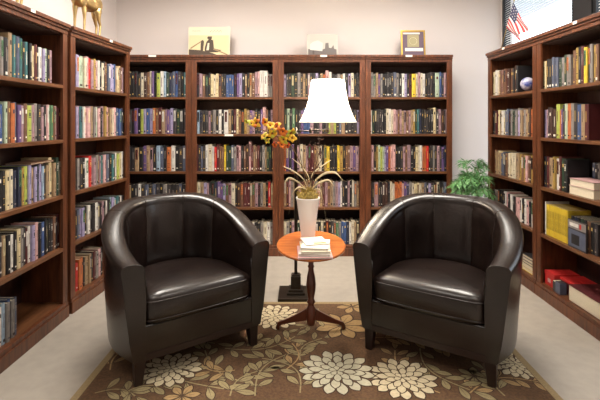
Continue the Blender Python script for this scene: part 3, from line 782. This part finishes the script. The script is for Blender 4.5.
# ------------------------------------------------------------------ palm behind the right chair
PX, PY = 1.69, 4.26
palm = empty('potted_palm', (PX, PY, 0)); tag(palm, 'bushy green parlor palm in the corner behind the right armchair', 'potted plant')
b = MB(); b.lathe([(.09, 0), (.095, .01), (.125, .26), (.135, .262), (.135, .29), (.12, .29), (.115, .26), (.001, .255)], POT, n=28, caps=False)
b.add([(.09 * math.cos(2*PI*i/28), .09 * math.sin(2*PI*i/28), 0) for i in range(28)], [tuple(range(27, -1, -1))], POT); b.build('pot', palm, smooth=True)
b = MB(); b.lathe([(.001, .262), (.114, .262), (.110, .268), (.001, .272)], SOIL, n=24, caps=False); b.build('soil', palm)
rnd = random.Random(5)
leaf = MB(); stems = MB()
for k in range(52):
    a = rnd.uniform(0, 2*PI); reach = rnd.uniform(.05, .21); top = rnd.uniform(.78, 1.05) if reach < .15 else rnd.uniform(.66, .92)
    dx, dy = math.cos(a), math.sin(a)
    if dx > .5: reach *= .85
    C = curve([(dx*.02, dy*.02, .265), (dx*.05, dy*.05, .5), (dx*reach*.7, dy*reach*.7, top - .08), (dx*reach, dy*reach, top), (dx*(reach+.05), dy*(reach+.05), top - .035)], 6)
    stems.tube(C, [.004 - .0025 * i / len(C) for i in range(len(C))], PALMS, n=5)
    n = len(C)
    for i in range(n // 2, n):
        p = C[i]; tg = (C[min(i+1, n-1)] - C[i-1]).normalized(); sd = tg.cross(Vector((0, 0, 1))).normalized()
        for s_ in (1, -1):
            LL = rnd.uniform(.07, .12) * (1 - .3 * (i - n//2) / (n//2)); d = (sd * s_ + tg * rnd.uniform(.5, 1.0) + Vector((0, 0, rnd.uniform(-.35, .35)))).normalized()
            up = d.cross(tg).normalized().cross(d).normalized() * .0045
            e = p + d * LL + Vector((0, 0, -.018)); mdp = p + d * LL * .5
            q = [p, mdp + up, e, mdp - up]
            th = Vector((0, 0, -.0006))
            leaf.add([tuple(v) for v in q] + [tuple(v + th) for v in q], [(0, 1, 2, 3), (7, 6, 5, 4)], PALM)
for v_i, v in enumerate(leaf.v):     # keep the leaves clear of the bookcases
    x = min(v[0], .235); y = min(v[1], .27); leaf.v[v_i] = (x, y, v[2])
leaf.build('fronds', palm); stems.build('stems', palm, smooth=True)

# ------------------------------------------------------------------ things on top of the cases
def deer(name, x, y, rz, lab):
    t = empty(name, (x, y, HC + .0003), rz); t.scale = (1.0, 1.12, 1.22); tag(t, lab, 'figurine', 'gold animal figurines on the left bookcases')
    # -y is the head end
    J = [((0, .10, .215), .050), ((0, 0, .205), .046), ((0, -.10, .215), .052), ((0, -.16, .29), .034), ((0, -.195, .38), .025), ((0, -.21, .43), .027), ((0, -.265, .415), .014),
         ((0, .155, .235), .038), ((0, .18, .20), .010), ((0, .185, .15), .006)]
    E = [(0, 1), (1, 2), (2, 3), (3, 4), (4, 5), (5, 6), (0, 7), (7, 8), (8, 9)]
    def leg(root, pts):
        prev = root
        for p, r in pts: J.append((p, r)); E.append((prev, len(J) - 1)); prev = len(J) - 1
    for s_, dy in ((-1, 0), (1, .035)):
        leg(2, [((.026*s_, -.105 + dy, .165), .022), ((.028*s_, -.105 + dy, .09), .011), ((.028*s_, -.108 + dy, .02), .008), ((.028*s_, -.112 + dy, .007), .010)])
    for s_, dy in ((-1, .0), (1, -.045)):
        leg(7, [((.030*s_, .150 + dy, .17), .030), ((.030*s_, .165 + dy, .115), .014), ((.030*s_, .185 + dy, .085), .011), ((.030*s_, .175 + dy, .02), .008), ((.030*s_, .170 + dy, .007), .010)])
    for s_ in (-1, 1):
        leg(5, [((.022*s_, -.20, .462), .009), ((.034*s_, -.195, .482), .004)])
    me = bpy.data.meshes.new('animal_body'); me.from_pydata([j[0] for j in J], E, []); me.update()
    o = bpy.data.objects.new('animal_body', me); COL.objects.link(o); o.parent = t; me.materials.append(BRASS)
    sk = o.modifiers.new('skin', 'SKIN'); sk.use_smooth_shade = True
    for i, j in enumerate(J): me.skin_vertices[0].data[i].radius = (j[1], j[1]); me.skin_vertices[0].data[i].use_root = (i == 0)
    ss = o.modifiers.new('ss', 'SUBSURF'); ss.levels = 2; ss.render_levels = 2
    return t
deer('animal_figurine', -1.725, 3.50, -.06, 'gold metal four-legged animal figurine on the left bookcase behind the armchair')
deer('animal_figurine', -1.80, 2.60, .0, 'gold metal four-legged animal figurine on the nearest left bookcase, only feet in view')

def picture(name, x, w, h, rz, lab, cat, fn, y=4.70, lean=6):
    t = empty(name, (x, y, HC + .0005), rz); tag(t, lab, cat); fn(t, w, h, Matrix.Rotation(math.radians(-lean), 4, 'X'))
    return t
def art1(t, w, h, M):
    b = MB(); b.box(-w/2, w/2, 0, .012, 0.002, h, CREAM, M); b.build('board', t)
    A = mat('sepia_figure', rgb(70, 56, 44), .7); A2 = mat('sepia_mid', rgb(140, 118, 88), .7); b = MB()
    def P(pts, m, e=-.0006): b.add([(-w/2 + w*u, e, h*v) for u, v in pts], [tuple(range(len(pts)))], m, M)
    P([(.02, .10), (.98, .06), (.98, .72), (.02, .72)], mat('sepia_sky', rgb(206, 190, 150), .7), -.0004)
    P([(.02, .02), (.78, .02), (.60, .12), (.30, .22), (.02, .25)], A, -.0008)
    P([(.05, .30), (.33, .55), (.34, .52), (.06, .25)], A2, -.0009)
    P([(.30, .18), (.36, .18), (.38, .50), (.36, .56), (.32, .55), (.30, .45)], A, -.001)
    P([(.40, .15), (.72, .15), (.80, .22), (.62, .28), (.60, .55), (.50, .60), (.44, .50), (.40, .30)], A, -.001)
    P([(.49, .58), (.56, .58), (.57, .68), (.47, .68), (.45, .62)], A, -.0011)
    P([(.44, .22), (.50, .22), (.51, .46), (.47, .46)], CREAM, -.0013)
    P([(.60, .24), (.95, .05), (.96, .08), (.62, .29)], A2, -.0012)
    b.build('printed_figures', t)
    b = MB()
    S = [(.08, .86), (.12, .87), (.18, .86), (.24, .87), (.30, .86)]
    b.tube([M @ Vector((-w/2 + w*u, -.001, h*v)) for u, v in S], .0012, A2, n=5)
    z = [(.52 + .035*i, .84 + (.05 if i % 2 else -.02)) for i in range(9)]
    b.tube([M @ Vector((-w/2 + w*u, -.0012, h*v)) for u, v in z], .0018, A, n=5)
    b.build('handwritten_title', t)
picture('picture_board', -.995, .455, .335, 0, 'cream picture of sepia figures leaning on top of the second back bookcase', 'picture', art1, 4.72)
def art2(t, w, h, M):
    b = MB(); b.box(-w/2, w/2, 0, .008, 0.001, h, mat('photo_paper', rgb(186, 182, 174), .5), M); b.build('board', t)
    A = mat('grey_print', rgb(108, 102, 100), .7); B = mat('pale_print', rgb(206, 202, 196), .7); b = MB()
    def P(pts, m, e): b.add([(-w/2 + w*u, e, h*v) for u, v in pts], [tuple(range(len(pts)))], m, M)
    P([(.04, .05), (.96, .05), (.96, .32), (.70, .40), (.40, .28), (.04, .34)], A, -.0006)
    P([(.10, .30), (.50, .24), (.52, .60), (.36, .72), (.20, .66), (.10, .55)], B, -.0009)
    P([(.58, .30), (.72, .30), (.70, .62), (.60, .60)], A, -.001); P([(.74, .28), (.90, .28), (.86, .52)], A, -.001)
    P([(.18, .10), (.24, .10), (.24, .26), (.18, .26)], mat('print_dark', rgb(88, 78, 76), .7), -.0012); P([(.42, .08), (.48, .08), (.48, .24), (.42, .24)], A, -.0012)
    b.build('print', t)
picture('photo_print', .243, .335, .248, 0, 'small faded grey photo print leaning on the wall above the white lamp shade', 'photo', art2, 4.70)
def art3(t, w, h, M):
    b = MB(); f = .016
    for a in ((-w/2, w/2, 0, f), (-w/2, w/2, h - f, h), (-w/2, -w/2 + f, f, h - f), (w/2 - f, w/2, f, h - f)): b.box(a[0], a[1], 0, .02, a[2], a[3], GOLDF, M)
    b.build('frame', t)
    b = MB(); b.box(-w/2 + f, w/2 - f, .006, .016, f, h - f, mat('purple_mat', rgb(96, 80, 96), .8), M); b.build('mat_board', t)
    b = MB()
    b.box(-w*.24, w*.24, .002, .0055, h*.36, h*.82, mat('olive_mount', rgb(150, 142, 110), .7), M)
    b.lathe([(.001, -.0025), (w*.15, -.0022), (w*.16, .0)], CREAM, M @ Matrix.Translation((0, .0, h*.58)) @ Matrix.Rotation(-PI/2, 4, 'X') @ Matrix.Scale(-1, 4, (0, 0, 1)), n=20, caps=False)
    b.box(-w*.34, w*.40, .003, .0058, h*.20, h*.32, WHT, M); b.box(-w*.40, w*.28, .003, .0058, h*.85, h*.91, WHT, M)
    b.build('mounted_print', t)
picture('framed_certificate', 1.228, .262, .29, 0, 'gold framed certificate with purple mat on top of the rightmost back bookcase', 'framed picture', art3, 4.68)

# small flag leaning on the far right case
fl = empty('small_flag', (2.05, 4.43, HC + .0003)); tag(fl, 'small red, white and blue striped flag on a stick on the far right bookcase', 'flag')
FR = mat('flag_red', rgb(190, 60, 66), .8); FW = mat('flag_white', rgb(232, 226, 224), .8); FB = mat('flag_blue', rgb(52, 58, 92), .8)
b = MB(); b.lathe([(.035, 0), (.035, .008), (.010, .014), (.006, .03)], BLACKM, n=16); b.build('flag_stand', fl, smooth=True)
b = MB(); b.tube([(0, 0, .015), (0, -.28, .443)], .0035, GOLDF, n=8); b.lathe([(.002, 0), (.008, .008), (.001, .022)], GOLDF, Matrix.Translation((0, -.28, .443)) @ Matrix.Rotation(math.radians(33), 4, 'X'), n=10); b.build('flag_pole', fl, smooth=True)
def flag_cloth():
    b = MB(); NU, NV = 26, 24     # u along the hoist-fly, v down
    # cloth hangs from the pole top; folds gather it, fly end droops
    def pt(u, v):               # u 0..1 fly, v 0..1 down the hoist
        A = Vector((0, -.277, .438)); Bq = Vector((0, -.14, .228)); F1 = Vector((0, -.30, -.31)); F2 = Vector((0, -.24, -.175))
        p = A + (Bq - A) * v + (F1.lerp(F2, v)) * u
        return (-.006 - .022 * u * math.sin(v * 9 + u * 3) - .01 * u, p.y + .02 * math.sin(v * PI) * u, p.z)
    vs = []; fs = []
    for i in range(NU + 1):
        for j in range(NV + 1): vs.append(pt(i / NU, j / NV))
    grp = {}
    for i in range(NU):
        for j in range(NV):
            a = i * (NV + 1) + j; f = (a, a + 1, a + NV + 2, a + NV + 1)
            u = (i + .5) / NU; v = (j + .5) / NV
            s_ = int(v * 13)
            m = FB if (u < .42 and v < 7/13) else (FR if s_ % 2 == 0 else FW)
            if m is FB and (i % 3 == 1) and (j % 3 == 1): m = FW
            grp.setdefault(m.name, (m, []))[1].append(f)
    o = len(b.v)
    for k, (m, ff) in grp.items():
        idx = b.mi(m)
        for f in ff: b.f.append([o + q for q in f]); b.m.append(idx)
    b.v += vs
    ob = b.build('flag_cloth', fl, smooth=True)
    so = ob.modifiers.new('thick', 'SOLIDIFY'); so.thickness = .0008
flag_cloth()

# ------------------------------------------------------------------ special things on the right-hand shelves
def on_shelf(case, u, v, row, dz=0.0):
    return CASES[case][1] @ Vector((u, v, SH[row] + .0012 + dz))
def rzc(case): return CASES[case][0].rotation_euler[2]
# globe (blue) with stand
g = empty('globe', on_shelf('rf', .625, .085, 0), rzc('rf')); tag(g, 'small blue and white globe on the top shelf of the far right bookcase', 'globe')
b = MB(); b.lathe([(.028, 0), (.028, .005), (.010, .010), (.008, .016)], BRONZE, n=18); b.build('globe_stand', g, smooth=True)
GL = mat('globe_map', rgb(58, 70, 140), .35, col2=rgb(190, 186, 196), nscale=22, detail=2)
b = MB(); b.lathe([(max(.0005, .060 * math.sin(PI * i / 18)), .074 - .060 * math.cos(PI * i / 18)) for i in range(19)], GL, n=32, caps=False); b.build('globe_ball', g, smooth=True)
# dark open box / album behind the globe
def case_obj(name, case, u, v, row, lab, cat, fn, rz=0, dz=0, grp=None):
    b = MB(); fn(b); o = b.build(name, bevel=.001); o.location = on_shelf(case, u, v, row, dz); o.rotation_euler = (0, 0, rzc(case) + rz); tag(o, lab, cat, grp); return o
def album(b):
    b.box(-.095, .095, 0, .006, 0, .25, BM['k']); b.box(-.088, .088, -.001, 0, .008, .242, BM['g']); b.box(-.095, -.085, -.012, .0, 0, .25, BM['u'])
    b.box(-.09, .09, .006, .02, .004, .246, PAGES); b.box(-.095, .095, .02, .026, 0, .25, BM['k'])
case_obj('album', 'rf', .73, .20, 0, 'large dark green-black album standing face out behind the small globe', 'album', album)
def add_flat_stack(case, u0, row, items, grp, v=.03):
    z = 0.0
    for (w, d, h, c, lab, du, rz) in items:
        t = empty('book', on_shelf(case, u0 + du, v, row, z), rzc(case) + rz); tag(t, lab, 'book', grp)
        k = .003; b = MB(); cov = BM[c]
        b.box(-w/2, w/2, 0, d, 0, k, cov); b.box(-w/2, w/2, 0, d, h - k, h, cov); b.box(-w/2, w/2, d - k, d, k, h - k, cov); b.build('cover', t)
        b = MB(); b.box(-w/2 + .004, w/2 - .004, .004, d - k - .001, k + .0002, h - k - .0002, PAGES2 if c == 'Q' else PAGES); b.build('pages', t)
        z += h + .0004
# second shelf near right: big art books
row2 = [('c', .046, .262, 'wide lime green art book on the second shelf of the near right bookcase'), ('o', .018, .215, 'thin orange book beside the lime green art book'),
        ('v', .020, .225, 'magenta-purple book beside the thin orange book'), ('d', .022, .255, 'charcoal book right of the magenta book'),
        ('f', .034, .262, 'pale mint book between charcoal and orange books on the near right bookcase'), ('o', .040, .262, 'wide orange book right of the pale mint one'),
        ('a', .034, .262, 'grey book right of the wide orange one'), ('d', .04, .26, 'charcoal book right of the grey one at the photo edge'), ('b', .04, .25, 'blue book by the right edge on the second shelf of the near right bookcase'),
        ('t', .04, .25, 'tan book beside the blue one on the second shelf of the near right bookcase'), ('r', .04, .25, 'maroon book beyond the tan one on the second shelf of the near right bookcase')]
u = .222
for c, th, h, lab in row2:
    b = MB(); book_geo(b, th - .001, h, .20, 'R' if False else c, None, 0); o = b.build('book'); o.location = on_shelf('rn', u + th/2, .028, 1); o.rotation_euler = (0, 0, rzc('rn')); tag(o, lab, 'book', 'books on the second shelf of the near right bookcase'); u += th
# third shelf: two large books lying in front of slate ones
u = .372
for i, (c, th) in enumerate((('s', .030), ('d', .028), ('a', .030), ('s', .03), ('g', .03))):
    b = MB(); book_geo(b, th - .001, .225 - .01 * (i % 2), .11, c, None, 1); o = b.build('book'); o.location = on_shelf('rn', u + th/2, .215, 2); o.rotation_euler = (0, 0, rzc('rn'))
    o.location = on_shelf('rn', u + th/2, .205, 2); tag(o, ['slate book first from the left behind the two lying cream books', 'charcoal book second from the left behind the two lying cream books', 'grey book third from the left behind the lying cream books',
        'slate book fourth from the left behind the lying cream books', 'dark green book fifth from the left behind the lying cream books'][i], 'book', 'books behind the lying pair'); u += th
add_flat_stack('rn', .515, 2, [(.27, .16, .062, 'i', 'thick cream book lying flat under the pinkish one on the near right third shelf', 0, .0), (.265, .155, .052, 'P', 'thick pinkish-white book lying on the cream one on the near right third shelf', .004, .0)], 'pair of books lying on the near right third shelf')
# fourth shelf: yellow magazines
u = .075; k = 0
b = MB(); book_geo(b, .012, .262, .19, 'w', None, 3); o = b.build('magazine'); o.location = on_shelf('rn', u, .03, 3); o.rotation_euler = (0, 0, rzc('rn')); tag(o, 'white-spined magazine at the left end of the yellow magazines', 'magazine', 'magazines on the near right fourth shelf')
u += .0065
for k in range(24):
    th = .0115; b = MB(); x0, x1 = -th/2 + .0004, th/2 - .0004; h = .245 + random.uniform(-.002, .002)
    b.box(x0, x1, 0, .003, 0, h, BM['y']); b.box(x0, x0 + .001, .003, .175, 0, h, BM['y']); b.box(x1 - .001, x1, .003, .175, 0, h, BM['y']); b.box(x0 + .001, x1 - .001, .003, .173, .001, h - .001, PAGES)
    b.add([(-.0015, -.0004, .05), (.0015, -.0004, .05), (.0015, -.0004, .2), (-.0015, -.0004, .2)], [(0, 1, 2, 3)], DRK)
    o = b.build('magazine'); o.location = on_shelf('rn', u + th/2, .032 + random.uniform(0, .004), 3); o.rotation_euler = (0, 0, rzc('rn'))
    tag(o, 'thin yellow-spined magazine, %s from the left in the yellow row of the near right bookcase' % ORD[k], 'magazine', 'magazines on the near right fourth shelf'); u += th
def faceout(b):
    b.box(-.10, .10, 0, .012, 0, .20, BM['d']); b.box(-.10, .10, -.0008, 0, .14, .195, BM['a']); b.box(-.08, .02, -.0014, -.0008, .155, .18, BM['w']); b.box(-.095, .095, -.0008, 0, .01, .13, BM['s'])
    b.box(-.06, .03, -.0014, -.0008, .03, .10, BM['k']); b.box(.03, .05, -.0014, -.0008, .15, .185, BM['R'])
o = case_obj('magazine', 'rn', .50, .012, 3, 'dark magazine standing face out in front of the yellow row', 'magazine', faceout, grp='magazines on the near right fourth shelf')
u = .375
for i, c in enumerate('knkgkmkd'):
    b = MB(); book_geo(b, .034, .215, .17, c, None, 1); o = b.build('book'); o.location = on_shelf('rn', u + .02, .045, 3); o.rotation_euler = (0, 0, rzc('rn'))
    tag(o, '%s book, %s from the left in the dark row right of the yellow magazines' % (PAL[c][1], ORD[i]), 'book', 'dark books right of the yellow magazines'); u += .036
# bottom shelf: red boxes, charcoal books, big lying book
def rbox(b): b.box(-.065, .065, 0, .20, 0, .105, BM['R']); b.box(-.067, .067, -.002, .202, .08, .11, BM['R']); b.box(-.02, .02, -.004, -.002, .03, .06, BM['P'])
case_obj('storage_box', 'rn', .125, .035, 4, 'bright red lidded box at the left of the near right bottom shelf', 'box', rbox, grp='red boxes on the bottom shelf')
def rbox2(b): b.box(-.085, .085, 0, .18, 0, .10, BM['r']); b.box(-.087, .087, -.002, .182, .085, .105, BM['R'])
case_obj('storage_box', 'rn', .285, .075, 4, 'darker red lidded box right of the bright red one', 'box', rbox2, grp='red boxes on the bottom shelf')
def lowbook(b): b.box(-.018, .018, 0, .06, 0, .075, BM['d']); b.box(-.015, .015, .002, .058, .075, .078, PAGES)
case_obj('small_box', 'rn', .225, .012, 4, 'small charcoal box in front of the gap between the two red boxes', 'box', lowbook)
def slate(b): b.box(-.03, .03, 0, .05, 0, .085, BM['s']); b.box(-.028, .028, .002, .048, .085, .088, BM['d'])
case_obj('small_box', 'rn', .275, .010, 4, 'small slate grey box in front of the darker red box', 'box', slate)
add_flat_stack('rn', .56, 4, [(.34, .24, .115, 'r', 'very thick maroon-covered cream-paged album lying on the near right bottom shelf', 0, .0)], 'albums on the bottom shelf', .02)
# far right bottom shelf stack
add_flat_stack('rf', .74, 4, [(.22, .17, .030, 'y', 'yellow book lying at the bottom of the pile, far right bookcase bottom shelf', 0, 0), (.22, .17, .034, 'i', 'cream book lying second from the bottom, far right bookcase bottom shelf', 0, 0),
   (.21, .17, .024, 'k', 'black book lying in the middle of the pile, far right bookcase bottom shelf', 0, 0), (.21, .165, .026, 'a', 'grey book lying second from the top, far right bookcase bottom shelf', 0, 0), (.20, .16, .024, 'd', 'charcoal book lying on top of the pile, far right bookcase bottom shelf', 0, 0)], 'pile of books on the far right bottom shelf')
# thin books lying on top of the upright row, near left third shelf
add_flat_stack('ln', .67, 2, [(.26, .17, .012, 'm', 'thin brown book lying across the upright books on the near left third shelf', 0, 0)], None)
o = [x for x in bpy.data.objects if x.get('label', '').startswith('thin brown book lying')][0]; o.location.z += .247

# ------------------------------------------------------------------ upright books: the 300 that show most are objects of their own, the rest one mass
bpy.context.view_layer.update()
deps = bpy.context.evaluated_depsgraph_get()
cam_p = Vector((0, 0, 1.42))
for B in BOOKS:
    M = CASES[B['case']][1]; vis = 0
    P = [M @ Vector((B['u'] + du, B['v'], B['z'] + dz)) for du in (-B['th']/2, B['th']/2) for dz in (0, B['h'])]
    pr = [(300 + 433 * p.x / p.y, 122 + 433 * (1.42 - p.z) / p.y) for p in P]
    area = abs(pr[2][0] - pr[0][0]) * (abs(pr[1][1] - pr[0][1]) + abs(pr[3][1] - pr[2][1])) / 2
    for f in (.1, .35, .6, .9):
        tp = M @ Vector((B['u'], B['v'] - .004, B['z'] + B['h'] * f)); sx, sy = 300 + 433 * tp.x / tp.y, 122 + 433 * (1.42 - tp.z) / tp.y
        if not (0 < sx < 600 and 0 < sy < 400): continue
        d = tp - cam_p; L_ = d.length; hit = scene.ray_cast(deps, cam_p, d.normalized(), distance=L_ - .004)
        if not hit[0]: vis += 1
    B['vis'] = area * vis / 4
rank = sorted(BOOKS, key=lambda q: -q['vis'])
solo = set(id(q) for q in rank[:300] if q['vis'] > 0)
rest = MB()
for B in BOOKS:
    M = CASES[B['case']][1]; r = random.Random(B['seed'])
    loc = Vector((B['u'], B['v'], B['z'] + .0012))
    if id(B) in solo:
        b = MB(); book_geo(b, B['th'], B['h'], B['d'], B['c'], None, B['st'], r)
        o = b.build('book'); o.location = M @ loc; o.rotation_euler = (0, 0, rzc(B['case']))
        fr = B['case'] in ('ln', 'b1') or (B['case'] == 'b2' and B['row'] >= 3) or (B['case'] == 'rf' and B['row'] >= 3)
        k = (B['of'] - B['n']) if fr else B['n'] - 1
        tag(o, '%s book, %s from %s on %s, %s' % (PAL[B['c']][1], ORD[k], 'the right end' if fr else 'the left end', SHN[B['row']], CN[B['case']]), 'book',
            'books on the %s of the %s' % (SHN[B['row']], CN[B['case']]))
    elif B['vis'] > 0 or B['case'][0] == 'b':
        book_geo(rest, B['th'], B['h'], B['d'], B['c'], M @ Matrix.Translation(loc), B['st'], r)
o = rest.build('books'); tag(o, 'the many smaller upright books filling the shelves of the bookcases', 'books', None, 'stuff')

# ------------------------------------------------------------------ world, camera, view
w = bpy.data.worlds.new('world'); scene.world = w; w.use_nodes = True
bg = w.node_tree.nodes['Background']; bg.inputs[0].default_value = (.80, .90, 1.0, 1); bg.inputs[1].default_value = 4.0
cd = bpy.data.cameras.new('camera'); cam = bpy.data.objects.new('camera', cd); COL.objects.link(cam)
cam.location = (0, 0, 1.42); cam.rotation_euler = (PI / 2, 0, 0)
cd.sensor_width = 36; cd.lens = 433 / 600 * 36; cd.shift_y = -78 / 600; cd.clip_start = .05
scene.camera = cam
scene.view_settings.view_transform = 'Standard'; scene.view_settings.look = 'None'
scene.view_settings.exposure = 0.35; scene.view_settings.gamma = 1.0; scene.view_settings.use_curve_mapping = False
